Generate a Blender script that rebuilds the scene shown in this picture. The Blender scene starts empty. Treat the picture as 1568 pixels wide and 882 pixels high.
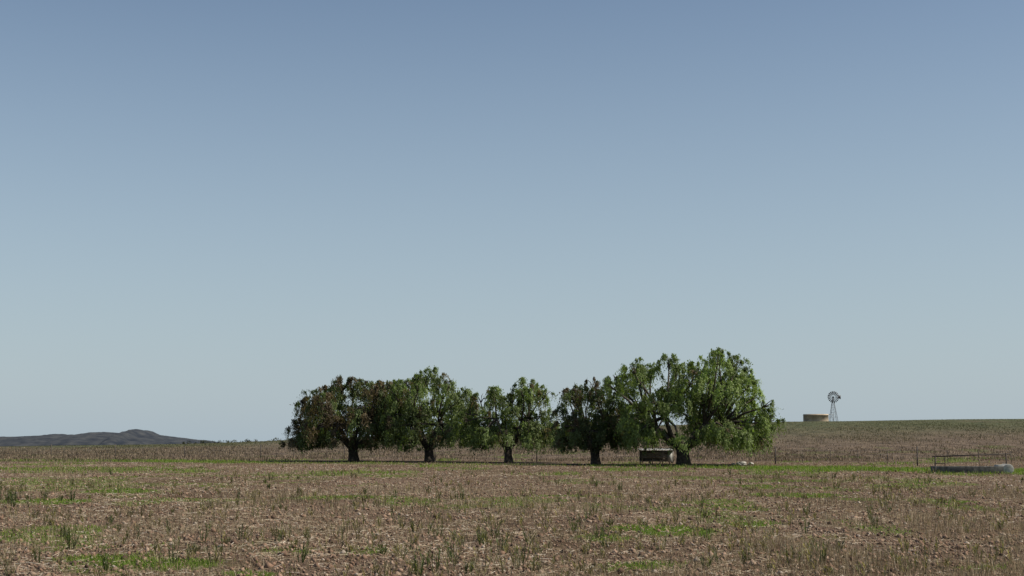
import bpy, math, random
import numpy as np
from mathutils import Vector
rng = np.random.default_rng(7)
random.seed(7)
scene = bpy.context.scene
COL = scene.collection

# ------------------------------------------------------------------ helpers
def _hash(ix, iy, seed):
    n = (ix.astype(np.int64)*374761393 + iy.astype(np.int64)*668265263 + seed*1442695041) & 0xffffffff
    n = ((n ^ (n >> 13))*1274126177) & 0xffffffff
    n = n ^ (n >> 16)
    return (n & 0xffff)/65535.0
def vnoise(x, y, seed=0):
    x = np.asarray(x, float); y = np.asarray(y, float)
    ix = np.floor(x); iy = np.floor(y); fx = x-ix; fy = y-iy
    fx = fx*fx*(3-2*fx); fy = fy*fy*(3-2*fy)
    a = _hash(ix, iy, seed); b = _hash(ix+1, iy, seed); c = _hash(ix, iy+1, seed); d = _hash(ix+1, iy+1, seed)
    return (a*(1-fx)+b*fx)*(1-fy)+(c*(1-fx)+d*fx)*fy
def fbm(x, y, seed=0, oct=4):
    s = 0; a = 0.5; t = 0
    for i in range(oct):
        s = s+a*vnoise(x*2**i, y*2**i, seed+i*17); t += a; a *= 0.5
    return s/t

def mesh_obj(name, verts, faces, mat=None, colors=None, parent=None, smooth=False):
    verts = np.asarray(verts, np.float32); faces = np.asarray(faces, np.int32)
    me = bpy.data.meshes.new(name)
    k = faces.shape[1]; m = len(faces)
    me.vertices.add(len(verts)); me.vertices.foreach_set('co', verts.ravel())
    me.loops.add(m*k); me.loops.foreach_set('vertex_index', faces.ravel())
    me.polygons.add(m); me.polygons.foreach_set('loop_start', np.arange(0, m*k, k, dtype=np.int32))
    me.polygons.foreach_set('loop_total', np.full(m, k, np.int32))
    if smooth: me.polygons.foreach_set('use_smooth', np.ones(m, bool))
    me.update(calc_edges=True)
    if colors is not None:
        at = me.color_attributes.new('Col', 'FLOAT_COLOR', 'POINT')
        c = np.ones((len(verts), 4), np.float32); c[:, :3] = colors
        at.data.foreach_set('color', c.ravel())
    ob = bpy.data.objects.new(name, me); COL.objects.link(ob)
    if mat: me.materials.append(mat)
    if parent: ob.parent = parent
    return ob

def empty(name, loc=(0, 0, 0), rotz=0):
    e = bpy.data.objects.new(name, None); COL.objects.link(e)
    e.location = loc; e.rotation_euler = (0, 0, rotz); e.empty_display_size = 0.3
    return e

def new_mat(name):
    m = bpy.data.materials.new(name); m.use_nodes = True
    nt = m.node_tree; nt.nodes.clear()
    out = nt.nodes.new('ShaderNodeOutputMaterial')
    return m, nt, out
def N(nt, t, **kw):
    n = nt.nodes.new(t)
    for k, v in kw.items(): setattr(n, k, v)
    return n
def noisy_mat(name, c1, c2, scale=5, rough=0.85, bump=0.2, metal=0.0, detail=6):
    m, nt, out = new_mat(name)
    p = N(nt, 'ShaderNodeBsdfPrincipled'); nt.links.new(p.outputs[0], out.inputs[0])
    p.inputs['Roughness'].default_value = rough; p.inputs['Metallic'].default_value = metal
    tc = N(nt, 'ShaderNodeTexCoord'); no = N(nt, 'ShaderNodeTexNoise')
    no.inputs['Scale'].default_value = scale; no.inputs['Detail'].default_value = detail
    nt.links.new(tc.outputs['Object'], no.inputs['Vector'])
    r = N(nt, 'ShaderNodeValToRGB'); r.color_ramp.elements[0].position = .35; r.color_ramp.elements[1].position = .65
    r.color_ramp.elements[0].color = (*c1, 1); r.color_ramp.elements[1].color = (*c2, 1)
    nt.links.new(no.outputs[0], r.inputs[0]); nt.links.new(r.outputs[0], p.inputs['Base Color'])
    if bump > 0:
        b = N(nt, 'ShaderNodeBump'); b.inputs['Strength'].default_value = bump; b.inputs['Distance'].default_value = 0.03
        nt.links.new(no.outputs[0], b.inputs['Height']); nt.links.new(b.outputs[0], p.inputs['Normal'])
    return m
def attr_mat(name, trans=0.0, rough=0.7, tcol=(1.3, 1.5, 0.5)):
    m, nt, out = new_mat(name)
    a = N(nt, 'ShaderNodeAttribute'); a.attribute_name = 'Col'
    p = N(nt, 'ShaderNodeBsdfPrincipled'); p.inputs['Roughness'].default_value = rough
    p.inputs['Specular IOR Level'].default_value = 0.25
    nt.links.new(a.outputs['Color'], p.inputs['Base Color'])
    if trans > 0:
        t = N(nt, 'ShaderNodeBsdfTranslucent'); mu = N(nt, 'ShaderNodeMix', data_type='RGBA', blend_type='MULTIPLY')
        mu.inputs[0].default_value = 1; mu.inputs[7].default_value = (*tcol, 1)
        nt.links.new(a.outputs['Color'], mu.inputs[6]); nt.links.new(mu.outputs[2], t.inputs[0])
        mx = N(nt, 'ShaderNodeMixShader'); mx.inputs[0].default_value = trans
        nt.links.new(p.outputs[0], mx.inputs[1]); nt.links.new(t.outputs[0], mx.inputs[2])
        nt.links.new(mx.outputs[0], out.inputs[0])
    else: nt.links.new(p.outputs[0], out.inputs[0])
    return m

class Geo:
    def __init__(s): s.v = []; s.f = []; s.n = 0
    def add(s, v, f):
        v = np.asarray(v, float); s.v.append(v); s.f.append(np.asarray(f)+s.n); s.n += len(v)
    def tube(s, pts, rad, sides=8, cap=True, wob=0):
        pts = np.asarray(pts, float); n = len(pts); rings = []
        up = np.array([0.13, 0.2, 1.0])
        for i in range(n):
            t = pts[min(i+1, n-1)]-pts[max(i-1, 0)]; t = t/np.linalg.norm(t)
            u = np.cross(t, up if abs(t[2]) < .9 else np.array([1, 0.1, 0])); u /= np.linalg.norm(u); w = np.cross(t, u)
            a = np.linspace(0, 2*np.pi, sides, endpoint=False)
            r = rad[i]*(1+wob*np.sin(a*3+i*.7)[:, None]+wob*.6*np.sin(a*5+i*1.9)[:, None])
            rings.append(pts[i]+r*(np.cos(a)[:, None]*u+np.sin(a)[:, None]*w))
        V = np.vstack(rings); F = []
        for i in range(n-1):
            for j in range(sides):
                F.append([i*sides+j, i*sides+(j+1) % sides, (i+1)*sides+(j+1) % sides, (i+1)*sides+j])
        if cap and sides % 2 == 0:
            V = np.vstack([V, pts[0], pts[-1]]); c0 = n*sides; c1 = c0+1
            for j in range(0, sides, 2):
                F.append([c0, (j+2) % sides, j+1, j]); b = (n-1)*sides
                F.append([c1, b+j, b+j+1, b+(j+2) % sides])
        s.add(V, F)
    def bar(s, a, b, r, sides=6): s.tube([a, b], [r, r], sides)
    def box(s, c, d, rz=0, ry=0):
        x, y, z = np.array(d)/2
        V = np.array([[-x, -y, -z], [x, -y, -z], [x, y, -z], [-x, y, -z], [-x, -y, z], [x, -y, z], [x, y, z], [-x, y, z]])
        cy, sy = math.cos(ry), math.sin(ry); V = V@np.array([[cy, 0, -sy], [0, 1, 0], [sy, 0, cy]])
        cz, sz = math.cos(rz), math.sin(rz); V = V@np.array([[cz, sz, 0], [-sz, cz, 0], [0, 0, 1]])
        s.add(V+np.array(c), [[0, 3, 2, 1], [4, 5, 6, 7], [0, 1, 5, 4], [1, 2, 6, 5], [2, 3, 7, 6], [3, 0, 4, 7]])
    def obj(s, name, mat, parent=None, smooth=False, bevel=0):
        o = mesh_obj(name, np.vstack(s.v), np.vstack(s.f), mat, parent=parent, smooth=smooth)
        if bevel:
            b = o.modifiers.new('Bevel', 'BEVEL'); b.width = bevel; b.segments = 2
        return o

# ------------------------------------------------------------------ terrain
def sstep(t): t = np.clip(t, 0, 1); return t*t*(3-2*t)
RX = np.array([-700, -250, -118, -67, -52, 0, 61, 118, 250, 700])
RH = np.array([-.6, -.1, .30, 1.15, 1.8, 4.2, 6.15, 6.75, 7.5, 8.0])
def height(x, y):
    x = np.asarray(x, float); y = np.asarray(y, float)
    H = np.interp(x, RX, RH)
    y0 = np.interp(x, [-60, 20, 60], [150, 118, 112])
    t = np.clip((y-y0)/(335-y0), 0, 1)
    up = H*(0.35*t+0.65*sstep(t)*1.0)
    far = np.clip((y-335)/1200, 0, 1)
    z = up-sstep(far)*(30+H)
    near = np.clip(1-(y-60)/60, 0, 1)*(y > -60)
    z = z+near*(fbm(x*.12, y*.12, 3, 3)-.5)*0.22
    z = z+np.clip(1-(y-35)/40, 0, 1)*((fbm(x*1.3, y*1.3, 9, 3)-.5)*0.10)
    z = z+np.clip((y-120)/60, 0, 1)*(y < 420)*(fbm(x*.03, y*.03, 5, 2)-.5)*.3
    return z

ELL = [(-13.5, 48, 2.4, 2.2, 1), (-14.2, 40, 2.4, 1.6, 1), (-4.8, 42.8, 2.4, 1.6, .8), (-10, 70, 3.5, 3.5, .8), (-5.0, 20.3, 1.1, .9, 1),
       (-6.3, 21, .6, .5, .9), (1.8, 20.1, .8, .8, 1), (3.0, 27.6, .9, 1.3, 1), (4.5, 21.9, .9, .7, 1), (1.7, 26, .5, 1, .8), (9.1, 53, 1.5, 2.0, .9),
       (8.6, 43.8, 1.6, 1.6, 1), (10.3, 41, 1.0, 1.2, 1), (12.4, 40, .9, 1.2, .9), (1.4, 45, 1.0, 1.2, .9), (4.8, 29.8, .7, .8, .8), (-12, 30, .8, .7, .6),
       (-18, 58, 5, 3, .6), (-27, 85, 9, 6, .55), (12, 60, 2, 2, .8), (18, 63, 2, 2, .8), (-3.5, 19, .5, .4, .8), (6.2, 19.3, .6, .5, .7)]
def greenness(x, y):
    x = np.asarray(x, float); y = np.asarray(y, float)
    g = np.zeros_like(x)
    rag = fbm(x*.9, y*.6, 21, 4)
    for ex, ey, rx, ry, s in ELL:
        d = np.sqrt(((x-ex)/rx)**2+((y-ey)/ry)**2)
        g = np.maximum(g, s*sstep((1.2-d+(rag-.5)*2.2)/.7))
    yl = np.interp(x, [-60, -29, -18, 5, 12, 16, 27, 60], [128, 120, 110, 98, 95, 90, 79, 60])
    wl = np.interp(x, [-60, -32, -25, -15, 5, 12, 18, 60], [3, 6, 8, 3, 2.5, 7, 9, 8])
    d = np.abs(y-yl)/wl
    g = np.maximum(g, sstep((1.15-d+(rag-.5)*1.2)/.6)*np.interp(x, [-60, -30, -16, 4, 11, 17], [.6, .95, .55, .45, 1, 1]))
    sp = fbm(x*.35, y*.22, 33, 4)
    g = np.maximum(g, .55*sstep((sp-.60)/.1))
    return np.clip(g, 0, 1)*(y < 170)
TREES = [(-11.4, 119, 5.6), (-5.64, 117, 4.6), (-.27, 112, 4.3), (5.64, 103, 3.9), (11.3, 100, 6.0)]
def litter_shade(x, y):  # leaf litter mask, widened to paint the trees' shadow band on the ground
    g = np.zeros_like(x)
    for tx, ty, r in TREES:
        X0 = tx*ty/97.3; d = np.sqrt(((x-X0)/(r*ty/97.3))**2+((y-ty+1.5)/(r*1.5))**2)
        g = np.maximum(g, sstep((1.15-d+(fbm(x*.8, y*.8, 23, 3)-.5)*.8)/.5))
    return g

def axis(segs):
    a = []
    for s, e, st in segs: a.append(np.arange(s, e, st))
    return np.concatenate(a)
gx = axis([(0, 16, .25), (16, 60, .6), (60, 150, 3), (150, 400, 12), (400, 1200, 80), (1200, 9001, 600)])
gx = np.concatenate([-gx[:0:-1], gx])
gy = axis([(-3000, -200, 400), (-200, 0, 20), (0, 14, 1), (14, 45, .22), (45, 100, .6), (100, 150, 1.5), (150, 420, 5), (420, 1600, 60), (1600, 9001, 600)])
XX, YY = np.meshgrid(gx, gy); ZZ = height(XX, YY)
nx, ny = len(gx), len(gy)
V = np.stack([XX.ravel(), YY.ravel(), ZZ.ravel()], 1)
i = np.arange(nx-1)[None, :]+np.arange(ny-1)[:, None]*nx; i = i.ravel()
F = np.stack([i, i+1, i+1+nx, i+nx], 1)
G = greenness(V[:, 0], V[:, 1]); LSH = litter_shade(V[:, 0], V[:, 1])
gm, nt, out = new_mat('stubble_soil')
L = nt.links.new
geo = N(nt, 'ShaderNodeNewGeometry'); sep = N(nt, 'ShaderNodeSeparateXYZ'); L(geo.outputs['Position'], sep.inputs[0])
def noise(scale, det=6, rough=.6, stretch=None):
    n = N(nt, 'ShaderNodeTexNoise'); n.inputs['Scale'].default_value = scale; n.inputs['Detail'].default_value = det; n.inputs['Roughness'].default_value = rough
    if stretch:
        mp = N(nt, 'ShaderNodeMapping'); mp.inputs['Scale'].default_value = stretch; L(geo.outputs['Position'], mp.inputs[0]); L(mp.outputs[0], n.inputs['Vector'])
    else: L(geo.outputs['Position'], n.inputs['Vector'])
    return n.outputs[0]
def ramp(src, stops):
    r = N(nt, 'ShaderNodeValToRGB'); e = r.color_ramp.elements
    while len(e) < len(stops): e.new(.5)
    for k, (p, c) in enumerate(stops): e[k].position = p; e[k].color = (*c, 1)
    L(src, r.inputs[0]); return r.outputs[0]
def mix(f, a, b, bt='MIX'):
    m = N(nt, 'ShaderNodeMix', data_type='RGBA', blend_type=bt)
    if isinstance(f, float): m.inputs[0].default_value = f
    else: L(f, m.inputs[0])
    for s, k in ((a, 6), (b, 7)):
        if isinstance(s, tuple): m.inputs[k].default_value = (*s, 1)
        else: L(s, m.inputs[k])
    return m.outputs[2]
def mrange(src, a, b):
    m = N(nt, 'ShaderNodeMapRange'); m.inputs[1].default_value = a; m.inputs[2].default_value = b; L(src, m.inputs[0]); return m.outputs[0]
n_fine = noise(14, 8, .7); n_mid = noise(1.7, 6, .65); n_big = noise(.13, 6, .65, (1, .45, 1)); n_spk = noise(38, 3, .6)
soil = ramp(n_fine, [(.30, (.058, .037, .026)), (.5, (.165, .108, .074)), (.72, (.30, .21, .15))])
straw = ramp(n_spk, [(.45, (.13, .095, .060)), (.62, (.38, .305, .21))])
near = mix(mrange(n_mid, .42, .68), soil, straw)
near = mix(mrange(n_big, .42, .60), near, (.62, .58, .52), 'MULTIPLY')
far_n = noise(.55, 8, .75, (1, .35, 1)); far_big = noise(.018, 5, .6, (1, .5, 1))
far = ramp(far_n, [(.34, (.060, .045, .033)), (.5, (.138, .102, .072)), (.68, (.23, .175, .122))])
farg = ramp(far_n, [(.34, (.038, .046, .023)), (.5, (.086, .094, .045)), (.7, (.155, .142, .080))])
ygreen = mrange(sep.outputs[1], 170, 270)
ma = N(nt, 'ShaderNodeMath', operation='MULTIPLY'); L(mrange(far_big, .34, .52), ma.inputs[0]); L(ygreen, ma.inputs[1])
far = mix(ma.outputs[0], far, farg)
base = mix(mrange(sep.outputs[1], 100, 140), near, far)
at = N(nt, 'ShaderNodeAttribute'); at.attribute_name = 'Col'; sg = N(nt, 'ShaderNodeSeparateColor'); L(at.outputs['Color'], sg.inputs[0])
grs = ramp(n_fine, [(.3, (.042, .075, .010)), (.55, (.10, .155, .020)), (.75, (.17, .20, .045))])
mg = N(nt, 'ShaderNodeMath', operation='MULTIPLY'); L(sg.outputs[0], mg.inputs[0]); L(mrange(n_mid, .12, .45), mg.inputs[1])
base = mix(mg.outputs[0], base, grs)
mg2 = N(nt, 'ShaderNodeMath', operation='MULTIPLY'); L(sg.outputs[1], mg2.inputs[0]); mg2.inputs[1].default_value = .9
base = mix(mg2.outputs[0], base, ramp(n_fine, [(.3, (.02, .016, .010)), (.7, (.055, .042, .026))]))  # dark brown for leaf litter and the painted tree shadow
p = N(nt, 'ShaderNodeBsdfPrincipled'); p.inputs['Roughness'].default_value = .95; p.inputs['Specular IOR Level'].default_value = .1
L(base, p.inputs['Base Color'])
bp = N(nt, 'ShaderNodeBump'); bp.inputs['Strength'].default_value = 1.0; bp.inputs['Distance'].default_value = .06
L(n_fine, bp.inputs['Height'])
bp2 = N(nt, 'ShaderNodeBump'); bp2.inputs['Strength'].default_value = .7; bp2.inputs['Distance'].default_value = .5
L(far_n, bp2.inputs['Height']); L(bp.outputs[0], bp2.inputs['Normal']); L(bp2.outputs[0], p.inputs['Normal'])
L(p.outputs[0], out.inputs[0])
mesh_obj('ground', V, F, gm, colors=np.stack([G, LSH, G], 1), smooth=True)

# ------------------------------------------------------------------ scatter
def pts_log(n, y0, y1, wid=.42, pad=2):
    y = np.exp(rng.uniform(np.log(y0), np.log(y1), n)); x = rng.uniform(-1, 1, n)*(y*wid+pad); return x, y
def blades(x, y, h, w, lean, cols):
    n = len(x); z = height(x, y)-.01
    a = rng.uniform(0, 2*np.pi, n); l = rng.uniform(0, 2*np.pi, n); ln = np.abs(rng.normal(0, lean, n))*h
    b = np.stack([x, y, z], 1); wv = np.stack([np.cos(a)*w, np.sin(a)*w, np.zeros(n)], 1)/2
    tip = b+np.stack([np.cos(l)*ln, np.sin(l)*ln, h], 1)
    V = np.stack([b-wv, b+wv, tip+wv*.45, tip-wv*.45], 1).reshape(-1, 3)
    F = np.arange(4*n).reshape(n, 4)
    return V, F, np.repeat(cols, 4, 0)
def palette(n, cols, wts):
    cols = np.array(cols); k = rng.choice(len(cols), n, p=np.array(wts)/sum(wts))
    return cols[k]*rng.uniform(.7, 1.3, (n, 1))
m_straw = attr_mat('dry_stubble', .25, .8, (1.1, 1.0, .8)); m_grass = attr_mat('green_grass', .35, .6); m_clod = attr_mat('soil_clod', 0, .95)
x, y = pts_log(400000, 15, 118)
dn = fbm(x*.45, y*.22, 41, 4)*.65+fbm(x*2.5, y*1.6, 43, 2)*.35
k = rng.random(len(x)) < np.clip((dn-.45)*5.0, .05, 1)*(1-.95*litter_shade(x, y))*(1-.6*greenness(x, y)); x, y = x[k], y[k]; n = len(x)
h = rng.uniform(.03, .16, n)*(.5+1.0*fbm(x*.4, y*.4, 51, 2)); h[rng.random(n) < .08] *= 1.9
c = palette(n, [(.36, .285, .18), (.25, .19, .12), (.13, .10, .065), (.46, .385, .27), (.18, .17, .095)], [3, 3, 2.2, 1.2, 1.5])
Va, Fa, Ca = blades(x, y, h, .0038+y*.00012, .30, c)
mesh_obj('dry_stubble', Va, Fa, m_straw, colors=Ca)
x, y = pts_log(110000, 15, 112); k = rng.random(len(x)) < (1-.9*litter_shade(x, y))*(1-.7*greenness(x, y))*np.clip(fbm(x*.6, y*.35, 45, 3)*2.8-.8, .1, 1); x, y = x[k], y[k]
n = len(x); z = height(x, y)+rng.uniform(.005, .03, n)
a = rng.uniform(0, np.pi, n); ln = rng.uniform(.03, .20, n)/2; w = (.003+y*.00010)/2
d = np.stack([np.cos(a)*ln, np.sin(a)*ln, rng.normal(0, .012, n)], 1); q = np.stack([-np.sin(a)*w, np.cos(a)*w, np.zeros(n)+w*.7], 1)
b = np.stack([x, y, z], 1)
mesh_obj('straw_litter', np.stack([b-d-q, b+d-q, b+d+q, b-d+q], 1).reshape(-1, 3), np.arange(4*n).reshape(n, 4), m_straw,
         colors=np.repeat(palette(n, [(.48, .41, .30), (.37, .30, .20), (.62, .56, .46)], [3, 3, 1.2]), 4, 0))
x, y = pts_log(90000, 15, 112); k = rng.random(len(x)) < (1-.9*litter_shade(x, y)); x, y = x[k], y[k]; n = len(x)
r = np.exp(rng.normal(-4.1, .5, n))*(1+y*.006); r = np.minimum(r, .065)
oc = np.array([[1, 0, 0], [0, 1, 0], [-1, 0, 0], [0, -1, 0], [0, 0, .75], [0, 0, -.75]], float)
of = np.array([[0, 1, 4], [1, 2, 4], [2, 3, 4], [3, 0, 4], [1, 0, 5], [2, 1, 5], [3, 2, 5], [0, 3, 5]])
vv = oc[None]+rng.normal(0, .22, (n, 6, 3)); ang = rng.uniform(0, 6.28, n); ca, sa = np.cos(ang), np.sin(ang)
vv = np.stack([vv[..., 0]*ca[:, None]-vv[..., 1]*sa[:, None], vv[..., 0]*sa[:, None]+vv[..., 1]*ca[:, None], vv[..., 2]], 2)*r[:, None, None]
vv += np.stack([x, y, height(x, y)+r*.25], 1)[:, None]
ff = (of[None]+(np.arange(n)*6)[:, None, None]).reshape(-1, 3)
cc = palette(n, [(.19, .12, .080), (.26, .175, .122), (.11, .07, .048), (.36, .30, .24), (.29, .21, .15)], [4, 3, 2.5, .5, 1.3])
mesh_obj('soil_clods', vv.reshape(-1, 3), ff, m_clod, colors=np.repeat(cc, 6, 0))
x, y = pts_log(1400000, 15, 135, .42, 2); g = greenness(x, y); k = rng.random(len(x)) < np.clip(g-.08, 0, 1)**1.5*np.where(y > 72, .5, .7)*(1-.75*litter_shade(x, y)); x, y, g = x[k], y[k], g[k]; n = len(x)
Va, Fa, Ca = blades(x, y, rng.uniform(.025, .10, n)*(.7+1.1*(y > 72)), .006+y*.00032, .8,
                    palette(n, [(.15, .23, .028), (.11, .175, .022), (.21, .26, .055), (.26, .26, .10)], [4, 3, 2, .8]))
mesh_obj('grass', Va, Fa, m_grass, colors=Ca); print('grass', n)
y = rng.uniform(335**-.5, 118**-.5, 150000)**-2; x = rng.uniform(-1, 1, len(y))*(y*.42+4); n = len(x)
k = rng.random(n) < np.clip((fbm(x*.12, y*.05, 61, 4)-.3)*2.4, .1, 1)*(1-.9*litter_shade(x, y)); x, y = x[k], y[k]; n = len(x)
gr = np.clip((fbm(x*.02, y*.02, 62, 3)-.35)*4, 0, 1)*np.clip((y-150)/90, 0, 1)
c = palette(n, [(.25, .19, .132), (.165, .128, .087), (.10, .083, .054), (.34, .27, .19)], [3, 3, 2.7, 1.2])
c = c*(1-gr[:, None]*.8)+np.array([.084, .098, .04])*gr[:, None]*.8
Va, Fa, Ca = blades(x, y, rng.uniform(.08, .25, n)*np.clip((345-y)/100, .25, 1), .02+y*.00035, .4, c)
mesh_obj('stubble_tussocks', Va, Fa, m_straw, colors=Ca)
def weeds(name, spots, cols, hmin, hmax, nst):
    V_ = []; C_ = []
    for (wx, wy) in spots:
        hh = random.uniform(hmin, hmax); ns = random.randint(*nst); z0 = float(height(wx, wy))
        for s in range(ns):
            a = random.uniform(0, 6.28); sp = random.uniform(.02, .35)*hh; hs = hh*random.uniform(.55, 1)
            base = np.array([wx+math.cos(a)*.03, wy+math.sin(a)*.03, z0-.02]); tip = base+np.array([math.cos(a)*sp, math.sin(a)*sp, hs])
            cl = np.array(random.choice(cols))*random.uniform(.7, 1.3); w = .004+wy*.00012
            V_.append([base-[w, 0, 0], base+[w, 0, 0], tip+[w*.3, 0, 0], tip-[w*.3, 0, 0]]); C_ += [cl]*4
            for t in range(random.randint(7, 13)):
                f = random.uniform(.15, 1); q0 = base+(tip-base)*f; b2 = random.uniform(0, 6.28); ll = random.uniform(.03, .09)*(1.3-f*.6)
                q1 = q0+np.array([math.cos(b2)*ll*.6, math.sin(b2)*ll*.6, ll*.8]); q = np.array([-math.sin(b2), math.cos(b2), .3])*w*1.5
                V_.append([q0-q*.5, q0+q*.5, q1+q*.5, q1-q*.5]); C_ += [np.array(cl)*random.uniform(.8, 1.3)]*4
    V_ = np.array(V_).reshape(-1, 3)
    return mesh_obj(name, V_, np.arange(len(V_)).reshape(-1, 4), m_grass, colors=np.array(C_))
spots = []
for s in [(-9.9, 27.2), (-8.0, 25.6), (-7.4, 27), (-6.3, 26.5), (-4.6, 24.5), (-3.9, 24), (-2.4, 30), (-2.0, 22.3), (-3.0, 20.5), (-1.6, 27), (-.5, 24),
          (.3, 24.5), (1.2, 28), (1.9, 33), (3.4, 25), (-10, 23), (-12.5, 36), (-1.2, 20), (-.9, 22), (5.5, 27), (7.5, 30), (9.5, 28), (-5.5, 19.6)]: spots.append(s)
for _ in range(60):
    Y = math.exp(random.uniform(math.log(18.5), math.log(75))); spots.append((random.uniform(-.40, .40)*Y, Y))
for _ in range(26): spots.append((-14.3+random.gauss(0, .8), 40+random.gauss(0, 1.2)))
weeds('tall_weeds', spots, [(.08, .105, .04), (.11, .13, .055), (.16, .145, .09), (.07, .08, .035)], .18, .45, (3, 8))
dsp = []
for _ in range(1500):
    Y = math.exp(random.uniform(math.log(18), math.log(90))); X = random.uniform(-.42, .42)*Y
    if float(fbm(np.array([X*.4]), np.array([Y*.25]), 71, 3)[0]) > .47: dsp.append((X, Y))
weeds('dry_weeds', dsp, [(.25, .20, .135), (.17, .135, .09), (.34, .28, .195), (.15, .145, .085)], .12, .38, (2, 5))

# ------------------------------------------------------------------ pepper trees
bark = noisy_mat('bark', (.03, .023, .017), (.085, .068, .05), 6, .95, 1.0)
leafm = attr_mat('pepper_leaves', .36, .5, (1.2, 1.4, .5))
def pepper_tree(X, Y, sc, trunk_r, forks, lobes, depth, dens=1.0, brown=0.0, tone=1.0, lean=0.0, seed=1, green=(.142, .182, .066)):
    random.seed(seed)
    root = empty('pepper_tree', (X, Y, float(height(X, Y))-.05)); root.scale = (sc, sc, sc)
    g = Geo(); L3 = []
    xm = max(abs(l[0]) for l in lobes)+1
    for (lx, lz, rx, rz) in lobes:
        ry = (rx+rz)/2
        ks = [random.uniform(-.2, .2)*depth]
        e = 1-min(1, abs(lx)/xm)**2
        dd = depth*math.sqrt(max(.1, e))
        if random.random() < .85: ks.append(-dd*random.uniform(.5, .85))
        if random.random() < .8: ks.append(dd*random.uniform(.5, .85))
        for q, ky in enumerate(ks):
            s = random.uniform(.88, 1.05) if q == 0 else random.uniform(.65, .9)
            L3.append((lx+(0 if q == 0 else random.uniform(-.6, .6)), ky, lz-(0 if q == 0 else random.uniform(.15, .8)), rx*s, ry*s, rz*s))
    x0 = min(l[0]-l[2]*.7 for l in lobes); x1 = max(l[0]+l[2]*.7 for l in lobes)
    nsk = int((x1-x0)*1.9)
    for m in range(nsk):
        a = 2*np.pi*(m+random.uniform(-.35, .35))/nsk; rr = random.uniform(.75, .95)
        L3.append(((x0+x1)/2+math.cos(a)*(x1-x0)/2*rr, math.sin(a)*depth*rr, random.uniform(1.3, 2.4), random.uniform(.4, .65), .5, random.uniform(.4, .8)))
    fz = forks
    tp = [np.array([0, 0, -.2]), np.array([.02, 0, .15]), np.array([lean*.4, .05, fz*.55]), np.array([lean, 0, fz])]
    g.tube(tp, [trunk_r*1.5, trunk_r*1.15, trunk_r*.95, trunk_r*.95], 12, wob=.08)
    mains = []
    nm = 6
    for m in range(nm):
        a = m/nm*2*np.pi+random.uniform(-.3, .3); R = x1-x0
        end = np.array([lean+math.cos(a)*R*.22, math.sin(a)*depth*.45, fz+random.uniform(1.3, 2.3)])
        st = tp[-1]+np.array([math.cos(a), math.sin(a), 0])*trunk_r*.4; mid = (st+end)/2+np.array([0, 0, -.15])+np.array([random.uniform(-.15, .15), random.uniform(-.15, .15), 0])
        g.tube([tp[2]*.4+tp[3]*.6, st, mid, end], [trunk_r*.6, trunk_r*.5, trunk_r*.38, trunk_r*.28], 8, wob=.05); mains.append(end)
    for (lx, ly, lz, rx, ry, rz) in L3:
        c = np.array([lx, ly, lz+rz*.2]); m = min(mains, key=lambda q: np.linalg.norm(q-c)+ (1.5 if q[2] > c[2]+.5 else 0))
        mid = (m+c)/2+np.array([random.uniform(-.2, .2), random.uniform(-.2, .2), .25])
        g.tube([m, mid, c], [trunk_r*.24, trunk_r*.16, .03], 6)
        for t in range(4):
            e = c+np.array([random.uniform(-1, 1)*rx*.8, random.uniform(-1, 1)*ry*.8, random.uniform(-.2, .9)*rz*.9])
            g.tube([mid*.3+c*.7, (c+e)/2+[0, 0, .1], e], [.04, .026, .012], 4)
    g.obj('trunk', bark, root, smooth=True)
    P = []; C = []; M = []
    cen = np.array([(x0+x1)/2, 0, 2.4])
    for (lx, ly, lz, rx, ry, rz) in L3:
        area = (rx*ry+rx*rz+ry*rz)/3
        nt_ = int(max(8, 23*area*dens))
        lobe_tone = random.uniform(.66, 1.36); lb = random.random(); lc = np.array([lx, ly, lz])
        u = rng.normal(0, 1, (nt_, 3)); u /= np.linalg.norm(u, axis=1)[:, None]; u[:, 2] = np.where(u[:, 2] < -.5, -u[:, 2], u[:, 2])
        rad = rng.uniform(.5, 1.15, nt_)**.6
        tc = lc+u*np.array([rx, ry, rz])*rad[:, None]
        for t in range(nt_):
            ns = random.randint(8, 15); tr = random.uniform(.12, .40)
            a = rng.uniform(0, 2*np.pi, ns); out_ = np.stack([np.cos(a), np.sin(a), np.zeros(ns)], 1)*rng.uniform(.3, 1, (ns, 1))*tr
            out_ += u[t]*np.array([1, 1, .2])*tr*.7
            drop = rng.uniform(.3, 1.4, ns)*(1.0 if tc[t, 2] > 1.8 else .7); lift = rng.uniform(.05, .5, ns)
            nl = 10
            tt = (np.arange(nl)+rng.random((ns, nl)))/nl
            p = tc[t]+out_[:, None, :]*tt[..., None]*1.25
            p[..., 2] += lift[:, None]*tt-drop[:, None]*tt**1.8
            p += rng.normal(0, .045, p.shape)
            p = p.reshape(-1, 3); P.append(p)
            od = (tc[t]-lc)/np.array([rx, ry, rz])*1.0+(tc[t]-cen)/np.linalg.norm(tc[t]-cen)*.5+np.array([0, 0, .4])
            M.append(np.tile(od, (len(p), 1)))
            isb = random.random() < brown*(1.4 if tc[t, 2] > lz and lb < .6 else .4)
            col = np.array([.165, .125, .068]) if isb else np.array(green)
            col = col*tone*lobe_tone*random.uniform(.7, 1.3); C.append(np.tile(col, (len(p), 1))*rng.uniform(.7, 1.35, (len(p), 1)))
    P = np.vstack(P); C = np.vstack(C); M = np.vstack(M)
    k = P[:, 2] > .32+.85*vnoise(P[:, 0]*1.1+seed, P[:, 1]*1.1, 5); P = P[k]; C = C[k]; M = M[k]; n = len(P)
    d = rng.normal(0, .5, (n, 3)); d[:, 2] -= 1.0; d /= np.linalg.norm(d, axis=1)[:, None]
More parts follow.
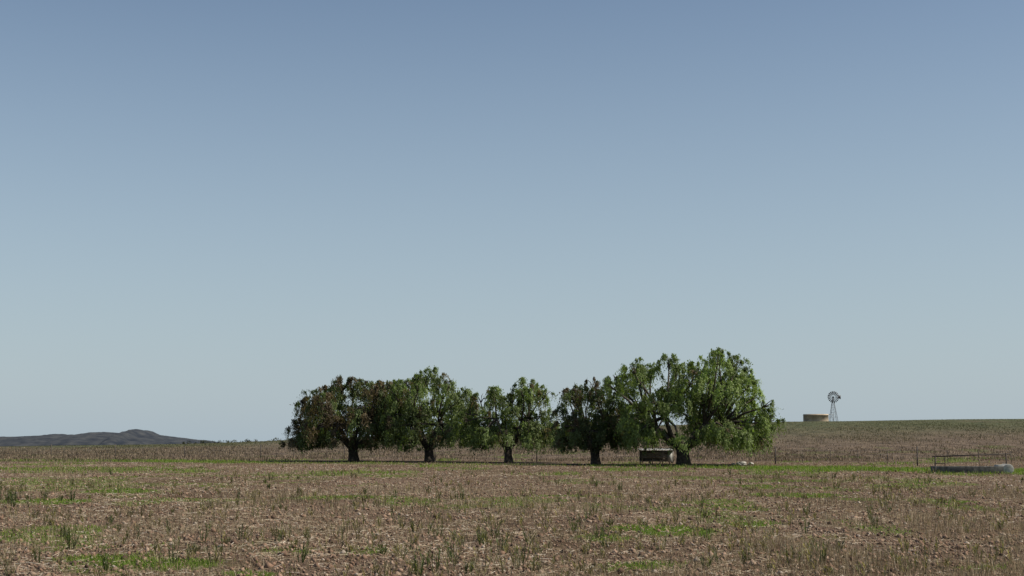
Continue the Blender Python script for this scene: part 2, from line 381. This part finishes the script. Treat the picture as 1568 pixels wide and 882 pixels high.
    m = M+rng.normal(0, .34, (n, 3))
    q = np.cross(m, d); q /= np.linalg.norm(q, axis=1)[:, None]+1e-6
    ln = rng.uniform(.06, .15, n)[:, None]; w = rng.uniform(.018, .04, n)[:, None]
    Vq = np.stack([P-d*ln*.5, P+q*w, P+d*ln, P-q*w], 1).reshape(-1, 3)
    mesh_obj('foliage', Vq, np.arange(4*n).reshape(n, 4), leafm, colors=np.repeat(C, 4, 0), parent=root)
    print('tree leaves', n)
S = 97.3
def place(xm, Y): return xm*Y/S, Y, Y/S
X, Y, sc = place(-10.8, 119)
pepper_tree(X, Y, sc, .34, .9, [(-3.3, 3.5, .75, .95), (-3.7, 2.1, .65, .9), (-2.5, 4.0, .9, .95), (-1.5, 4.5, .9, .9), (-.6, 5.0, .95, .8), (.5, 4.8, .9, .8), (1.5, 4.7, .85, .9), (2.4, 4.7, .7, .9),
     (-2.3, 2.1, 1.1, 1.0), (-1.0, 2.9, 1.2, 1.1), (.6, 3.0, 1.2, 1.1), (1.9, 3.1, 1.0, 1.3), (1.6, 1.9, .9, .8), (-3.5, 1.3, .9, .6), (3.0, 3.3, .8, 1.2)], 3.8, 1.05, brown=.5, tone=.80, seed=3)
X, Y, sc = place(-5.64, 117)
pepper_tree(X, Y, sc, .33, .9, [(-2.5, 4.7, .8, .9), (-1.3, 5.0, 1.0, .9), (0, 5.5, 1.0, .9), (1.0, 5.1, .9, .9), (2.2, 4.2, .8, .8), (3.1, 3.5, .6, .7), (-2.8, 3.0, .9, 1.2), (-1.2, 3.0, 1.2, 1.2), (.5, 3.1, 1.2, 1.3),
     (1.9, 2.7, 1.0, 1.1), (-1.7, 1.8, 1.0, .8), (.9, 1.8, 1.0, .7), (2.8, 2.1, .8, .9)], 3.8, 1.0, brown=.08, tone=.98, seed=12)
X, Y, sc = place(-.27, 112)
pepper_tree(X, Y, sc, .28, .95, [(-1.9, 4.1, .85, .8), (-.9, 4.6, .7, .75), (.2, 4.0, .8, .8), (1.1, 5.0, .75, .8), (2.1, 4.6, .75, .9), (-2.7, 3.1, .7, .9), (-1.1, 2.6, 1.1, 1.1), (.6, 2.7, 1.1, 1.1),
     (2.0, 2.5, .9, 1.1), (2.8, 2.7, .7, .9), (-1.7, 1.7, .8, .6), (1.5, 1.7, .8, .6)], 3.0, .95, brown=.04, tone=.98, seed=23)
X, Y, sc = place(5.64, 103)
pepper_tree(X, Y, sc, .32, .95, [(-1.9, 4.6, .75, .8), (-1.0, 4.8, .75, .7), (-.1, 5.15, .8, .75), (.9, 4.7, .8, .8), (-2.2, 3.0, .8, 1.0), (-.8, 2.9, 1.1, 1.0), (.7, 2.8, 1.1, 1.1), (1.7, 3.1, .8, 1.1),
     (-1.6, 1.8, .9, .7), (-.2, 1.7, .8, .4), (1.0, 1.9, .9, .6)], 3.0, .9, brown=.20, tone=.66, seed=31)
X, Y, sc = place(11.6, 100)
pepper_tree(X, Y, sc, .46, 1.15, [(-4.4, 5.3, 1.0, 1.0), (-3.2, 6.3, .95, .9), (-2.1, 6.0, .9, .9), (-.9, 6.7, .9, .9), (.3, 6.0, 1.0, .9), (1.4, 6.4, .9, .9), (2.5, 7.15, .9, .85), (3.6, 6.6, .85, .9), (4.3, 5.6, .8, .9),
     (4.9, 4.4, .75, .9), (5.6, 3.2, .65, .8), (5.3, 1.7, .8, 1.0), (4.2, 3.4, 1.1, 1.3), (3.2, 4.8, 1.3, 1.2), (1.6, 4.6, 1.4, 1.2), (0, 4.4, 1.3, 1.1), (-1.7, 4.2, 1.3, 1.1), (-3.3, 4.1, 1.2, 1.1),
     (-4.4, 3.1, .9, 1.1), (-3.6, 2.6, .9, .8), (2.4, 2.6, 1.2, 1.1), (3.9, 2.0, 1.1, .9), (1.1, 2.7, .9, .8), (-2.5, 2.6, .8, .6)], 4.8, .9, brown=.02, tone=1.15, seed=44, green=(.150, .195, .062))

# ------------------------------------------------------------------ hills
px_prof = np.array([-900, -500, -200, 0, 40, 80, 110, 150, 175, 195, 203, 214, 225, 250, 290, 330, 350, 420])
py_prof = np.array([676, 668, 672, 669.5, 669, 665.5, 667, 662, 663.5, 664.5, 658, 659, 665.5, 669, 673.5, 677.5, 682, 692])
hx = np.linspace(-2300, -480, 900); hy = np.linspace(2650, 3400, 60)
HX, HY = np.meshgrid(hx, hy)
top = 1.7+(675-np.interp(784+HX*2190/3000, px_prof, py_prof))*1.37
env = np.sin(np.clip((HY-2650)/750, 0, 1)*np.pi)**.8
HZ = -34+(top+34.5)*env*(1-.35*(1-env)*fbm(HX*.01, HY*.01, 81, 3))+(fbm(HX*.02, HY*.02, 82, 3)-.5)*9*(1-env)+(fbm(HX*.06, HY*.06, 83, 3)-.5)*4.5
nx, ny = len(hx), len(hy); i = (np.arange(nx-1)[None, :]+np.arange(ny-1)[:, None]*nx).ravel()
hm = noisy_mat('hazy_hill_scrub', (.009, .015, .025), (.050, .054, .056), .045, .95, 0)  # distance haze is put into the scrub's bluish base colour
mesh_obj('hills', np.stack([HX.ravel(), HY.ravel(), HZ.ravel()], 1), np.stack([i, i+1, i+1+nx, i+nx], 1), hm, smooth=False)
bx = []
for _ in range(34): bx.append((random.uniform(-86, -54), random.uniform(350, 385), random.uniform(.3, .9)))
T = []
for (sx, sy, sh) in bx:
    m = 60; pp = rng.normal(0, 1, (m, 3)); pp /= np.linalg.norm(pp, axis=1)[:, None]; pp *= rng.uniform(.4, 1, (m, 1))*np.array([sh*1.1, sh, sh*.75])
    pp += [sx, sy, float(height(sx, sy))+sh*.6]; T.append(pp[:, None]+rng.normal(0, .13, (m, 3, 3)))
T = np.vstack(T).reshape(-1, 3)
mesh_obj('distant_bushes', T, np.arange(len(T)).reshape(-1, 3), noisy_mat('bush_leaves', (.03, .04, .025), (.07, .075, .04), 2, .9, 0))

# ------------------------------------------------------------------ fence
wood = noisy_mat('fence_post_steel', (.04, .034, .03), (.11, .09, .072), 8, .8, .3); wire = noisy_mat('wire', (.12, .11, .10), (.2, .19, .18), 3, .5, 0, .6)
fe = empty('wire_fence')
gp = Geo(); gw = Geo(); prev = None
xs = np.arange(-66, 33.1, 1.7)
for i_, fx in enumerate(xs):
    fy = 117-.72*fx; fz = float(height(fx, fy)); main = i_ % 5 == 0
    hgt = random.uniform(1.25, 1.4) if main else 1.05; r = .048 if main else .018; b = fz-.2 if main else fz+.12; lx = random.uniform(-.06, .06)
    gp.bar([fx, fy, b], [fx+lx, fy, fz+hgt], r, 6)
    if prev is not None:
        for wz in (.25, .5, .75, 1.0): gw.bar([prev[0], prev[1]-.055, prev[2]+wz], [fx, fy-.055, fz+wz], .006, 4)
    prev = (fx, fy, fz)
gp.obj('posts', wood, fe); gw.obj('wires', wire, fe)

# ------------------------------------------------------------------ windmill
WX, WY = (1277-784)*345/2190, 345.0; wz0 = float(height(WX, WY))
galv = noisy_mat('galvanised_steel', (.10, .105, .11), (.2, .205, .21), 4, .5, .1, .5); dark = noisy_mat('weathered_blades', (.03, .032, .035), (.07, .07, .075), 4, .6, .1, .3)
wm = empty('windmill', (WX, WY, wz0))
hub = 1.7+(675-608)*345/2203-wz0
g = Geo(); b = .95; t = .12; tz = hub-.25
for sx in (-1, 1):
    for sy in (-1, 1): g.bar([sx*b, sy*b, -.2], [sx*t, sy*t, tz], .038, 6)
lv = np.linspace(0, tz, 6)
for a, c in zip(lv[:-1], lv[1:]):
    ra = b+(t-b)*a/tz; rc = b+(t-b)*c/tz
    for (s1, s2) in (((-1, -1), (1, -1)), ((1, -1), (1, 1)), ((1, 1), (-1, 1)), ((-1, 1), (-1, -1))):
        g.bar([s1[0]*ra, s1[1]*ra, a], [s2[0]*rc, s2[1]*rc, c], .016, 4); g.bar([s2[0]*ra, s2[1]*ra, a], [s1[0]*rc, s1[1]*rc, c], .016, 4)
        g.bar([s1[0]*rc, s1[1]*rc, c], [s2[0]*rc, s2[1]*rc, c], .02, 4)
g.bar([0, 0, -.1], [0, 0, hub], .025, 6)
g.obj('tower', galv, wm)
g = Geo(); g.box((0, 0, hub-.02), (.3, .7, .32)); g.tube([[0, -.35, hub], [0, -.62, hub]], [.17, .13], 12); g.obj('gearbox', dark, wm)
g = Geo(); yb = -.5; R = 1.42; nb = 18
for q in range(nb):
    a = 2*np.pi*q/nb; da = np.pi/nb*.62; tw = .10
    def pt(r, an, yy): return [math.cos(an)*r, yb+yy, hub+math.sin(an)*r]
    V_ = [pt(.55, a-da*.7, -tw*.6), pt(.55, a+da*.7, tw*.6), pt(R, a+da, tw), pt(R, a-da, -tw)]
    V2 = [[v[0], v[1]+.012, v[2]] for v in V_]
    g.add(V_+V2, [[0, 1, 2, 3], [7, 6, 5, 4], [0, 4, 5, 1], [1, 5, 6, 2], [2, 6, 7, 3], [3, 7, 4, 0]])
    if q % 3 == 0: g.bar([0, yb, hub], pt(R*.97, a, 0), .022, 5)
for rr in (.56, 1.12):
    an = np.linspace(0, 2*np.pi, 37); g.tube([pt(rr, q, .05) for q in an], [.02]*37, 5, cap=False)
g.obj('wheel', dark, wm)
g = Geo(); g.bar([.1, .2, hub], [1.5, .3, hub+.02], .03, 5); g.bar([.1, .2, hub-.2], [1.5, .3, hub-.1], .02, 5)
V_ = [[1.25, .28, hub-.18], [1.95, .33, hub-.5], [1.95, .33, hub+.5], [1.25, .28, hub+.22]]; V2 = [[v[0], v[1]+.02, v[2]] for v in V_]
g.add(V_+V2, [[0, 1, 2, 3], [7, 6, 5, 4], [0, 4, 5, 1], [1, 5, 6, 2], [2, 6, 7, 3], [3, 7, 4, 0]]); g.obj('tail_vane', dark, wm)

# ------------------------------------------------------------------ water tank
TX, TY = (1250-784)*340/2190, 340.0; tz0 = float(height(TX, TY))
conc = noisy_mat('tank_plaster', (.34, .27, .19), (.52, .43, .31), 1.2, .9, 0)
water = noisy_mat('tank_water', (.02, .03, .03), (.03, .04, .04), 2, .1, .05)
tk = empty('water_tank', (TX, TY, tz0)); g = Geo(); sd = 48; an = np.linspace(0, 2*np.pi, sd, endpoint=False)
topz = 1.7+(675-634.3)*340/2203-tz0
prof = [(2.98, -.3), (2.95, topz-.28), (3.03, topz-.28), (3.03, topz-.18), (2.95, topz-.18), (2.95, topz), (2.78, topz), (2.78, .2)]
VV = np.array([[math.cos(a)*r, math.sin(a)*r, z] for (r, z) in prof for a in an]); FF = []
for k in range(len(prof)-1):
    for j in range(sd): FF.append([k*sd+j, k*sd+(j+1) % sd, (k+1)*sd+(j+1) % sd, (k+1)*sd+j])
g.add(VV, FF); g.obj('tank_wall', conc, tk)
g = Geo(); g.tube([[0, 0, .2], [0, 0, topz-.4]], [2.76, 2.76], 48); g.obj('water', water, tk)
g = Geo(); g.bar([3.0, 0, topz-.1], [4.2, .5, topz-.1], .05); g.bar([4.2, .5, topz-.1], [4.2, .5, -.1], .05); g.obj('inlet_pipe', galv, tk)

# ------------------------------------------------------------------ livestock trough with rail
QY = 75.5; QX = (1485-784)*QY/2190; qz = float(height(QX, QY)); cnc = noisy_mat('weathered_concrete', (.06, .057, .05), (.14, .132, .115), 5, .9, .5)
pale = noisy_mat('pale_concrete', (.28, .27, .24), (.48, .46, .41), 5, .9, .4); rust = noisy_mat('rusty_pipe', (.03, .024, .02), (.07, .048, .036), 6, .8, .3)
tr = empty('water_trough', (QX, QY, qz), math.radians(-6)); g = Geo(); Lh = 1.85; W = .5
g.box((0, -W, .17), (2*Lh, .12, .40)); g.box((0, W, .17), (2*Lh, .12, .38)); g.box((-Lh-.061, 0, .17), (.12, 2*W+.12, .39)); g.box((Lh-.7, 0, .17), (.12, 2*W-.125, .36)); g.box((-.35, 0, .02), (2*Lh-1.0, 2*W-.13, .1))
g.obj('basin', cnc, tr, bevel=.015)
g = Geo(); g.tube([[Lh-.05, -W-.09, .22], [Lh-.05, W, .22]], [.27, .27], 20); g.box((Lh-.38, -.1, .24), (.4, .85, .40)); g.obj('float_chamber', pale, tr, bevel=.02)
g = Geo(); g.box((-.3, 0, .20), (2*Lh-1.1, 2*W-.13, .02)); g.obj('water', water, tr)
g = Geo()
r0 = np.array([-1.95, .1, .86]); r1 = np.array([2.05, .1, 1.02])
g.bar(r0, r1, .03, 8); g.bar([-1.8, .1, -.1], [-1.8, .1, .9], .035, 8); g.bar([1.85, .1, -.1], [1.85, .1, 1.05], .04, 8); g.bar([-1.3, .1, -.1], [-1.3, .1, .88], .02, 6)
g.bar([-1.8, .1, .5], [-1.3, .1, .5], .02, 6); g.bar([1.85, .1, .45], [2.1, -.25, -.1], .03, 6)
g.obj('rail', rust, tr)

# ------------------------------------------------------------------ livestock feeder
FY = 106.0; FX = (1004-784)*FY/2190; fz = float(height(FX, FY)); fd = empty('livestock_feeder', (FX, FY, fz), math.radians(5))
tin = noisy_mat('corrugated_tin', (.32, .32, .30), (.48, .47, .43), 3, .7, .2, .0); dk = noisy_mat('old_planks', (.14, .125, .105), (.28, .25, .205), 5, .9, .5)
g = Geo()
for sx in (-1.1, -.35, .4, 1.12):
    for sy in (-.45, .45): g.box((sx, sy, .5), (.07, .07, 1.0))
for zz in (.50, .66, .82): g.box((0, -.5, zz), (2.3, .025, .13))
g.box((0, .5, .6), (2.3, .025, .75)); g.box((0, 0, .2), (2.2, .92, .05)); g.obj('slatted_frame', dk, fd)
g = Geo(); nseg = 48; xx = np.linspace(-1.25, 1.28, nseg); cz = .02*np.sin(np.arange(nseg)*1.57)
VV = []
for j in range(nseg): VV += [[xx[j], -.68, 1.0+cz[j]], [xx[j], .6, 1.12+cz[j]]]
VV = np.array(VV); V2 = VV+[0, 0, .012]; FF = []
for j in range(nseg-1): a = 2*j; FF += [[a, a+1, a+3, a+2], [a+2*nseg, a+2+2*nseg, a+3+2*nseg, a+1+2*nseg], [a, a+2, a+2+2*nseg, a+2*nseg], [a+1, a+1+2*nseg, a+3+2*nseg, a+3]]
g.add(np.vstack([VV, V2]), FF); g.obj('roof', tin, fd)
g = Geo(); g.box((1.2, -.05, .5), (.03, .8, .85)); g.box((.95, -.54, .55), (.34, .03, .8)); g.obj('end_panel', tin, fd)

def rock(name, X, Y, s):
    bpy.ops.mesh.primitive_ico_sphere_add(subdivisions=4, radius=1, location=(X, Y, float(height(X, Y))+s[2]*.35)); o = bpy.context.object; o.name = name
    for v in o.data.vertices:
        c = v.co.copy(); f = 1+.35*(float(fbm(np.array([c.x*1.3+c.z+X]), np.array([c.y*1.3-c.z]), 5, 3)[0])-.5)*2; v.co = Vector((c.x*s[0]*f, c.y*s[1]*f, c.z*s[2]*f))
    o.data.materials.append(pale)
rock('boulder', 16.2, 101, (.34, .3, .2)); rock('boulder', 17.0, 102, (.2, .2, .12)); rock('boulder', 15.7, 101.5, (.15, .2, .1))

# ------------------------------------------------------------------ light, sky, camera
el = math.radians(43); az = math.radians(98)
sv = Vector((math.sin(az)*math.cos(el), math.cos(az)*math.cos(el), math.sin(el)))
sd_ = bpy.data.lights.new('sun', 'SUN'); sd_.energy = 5.0; sd_.angle = math.radians(.5); sd_.color = (1, .92, .80)
so = bpy.data.objects.new('sun', sd_); COL.objects.link(so); so.rotation_euler = sv.to_track_quat('Z', 'Y').to_euler()
w = bpy.data.worlds.new('World'); scene.world = w; w.use_nodes = True; wn = w.node_tree; bg = wn.nodes['Background']
sk = wn.nodes.new('ShaderNodeTexSky'); sk.sky_type = 'NISHITA'; sk.sun_disc = False; sk.sun_elevation = el; sk.sun_rotation = az
sk.air_density = 1.0; sk.dust_density = 1.0; sk.ozone_density = 1.0; sk.altitude = 100
STR = .094
tcw = wn.nodes.new('ShaderNodeTexCoord'); sx = wn.nodes.new('ShaderNodeSeparateXYZ'); wn.links.new(tcw.outputs['Generated'], sx.inputs[0])
hr = wn.nodes.new('ShaderNodeMapRange'); hr.interpolation_type = 'SMOOTHSTEP'; hr.inputs[1].default_value = -.12; hr.inputs[2].default_value = .40; hr.inputs[3].default_value = .93; hr.inputs[4].default_value = 0.0
wn.links.new(sx.outputs[2], hr.inputs[0])
mxw = wn.nodes.new('ShaderNodeMix'); mxw.data_type = 'RGBA'; wn.links.new(hr.outputs[0], mxw.inputs[0]); wn.links.new(sk.outputs[0], mxw.inputs[6])
mxw.inputs[7].default_value = (.43/STR, .53/STR, .61/STR, 1)
wn.links.new(mxw.outputs[2], bg.inputs[0]); bg.inputs[1].default_value = STR
cd = bpy.data.cameras.new('camera'); cam = bpy.data.objects.new('camera', cd); COL.objects.link(cam)
cam.location = (0, 0, 1.7); cam.rotation_euler = (math.radians(90+6.13), 0, 0); cd.lens = 50; cd.sensor_width = 36; cd.clip_end = 20000; cd.clip_start = .1
scene.camera = cam
scene.view_settings.view_transform = 'Standard'; scene.view_settings.look = 'None'; scene.view_settings.exposure = 0
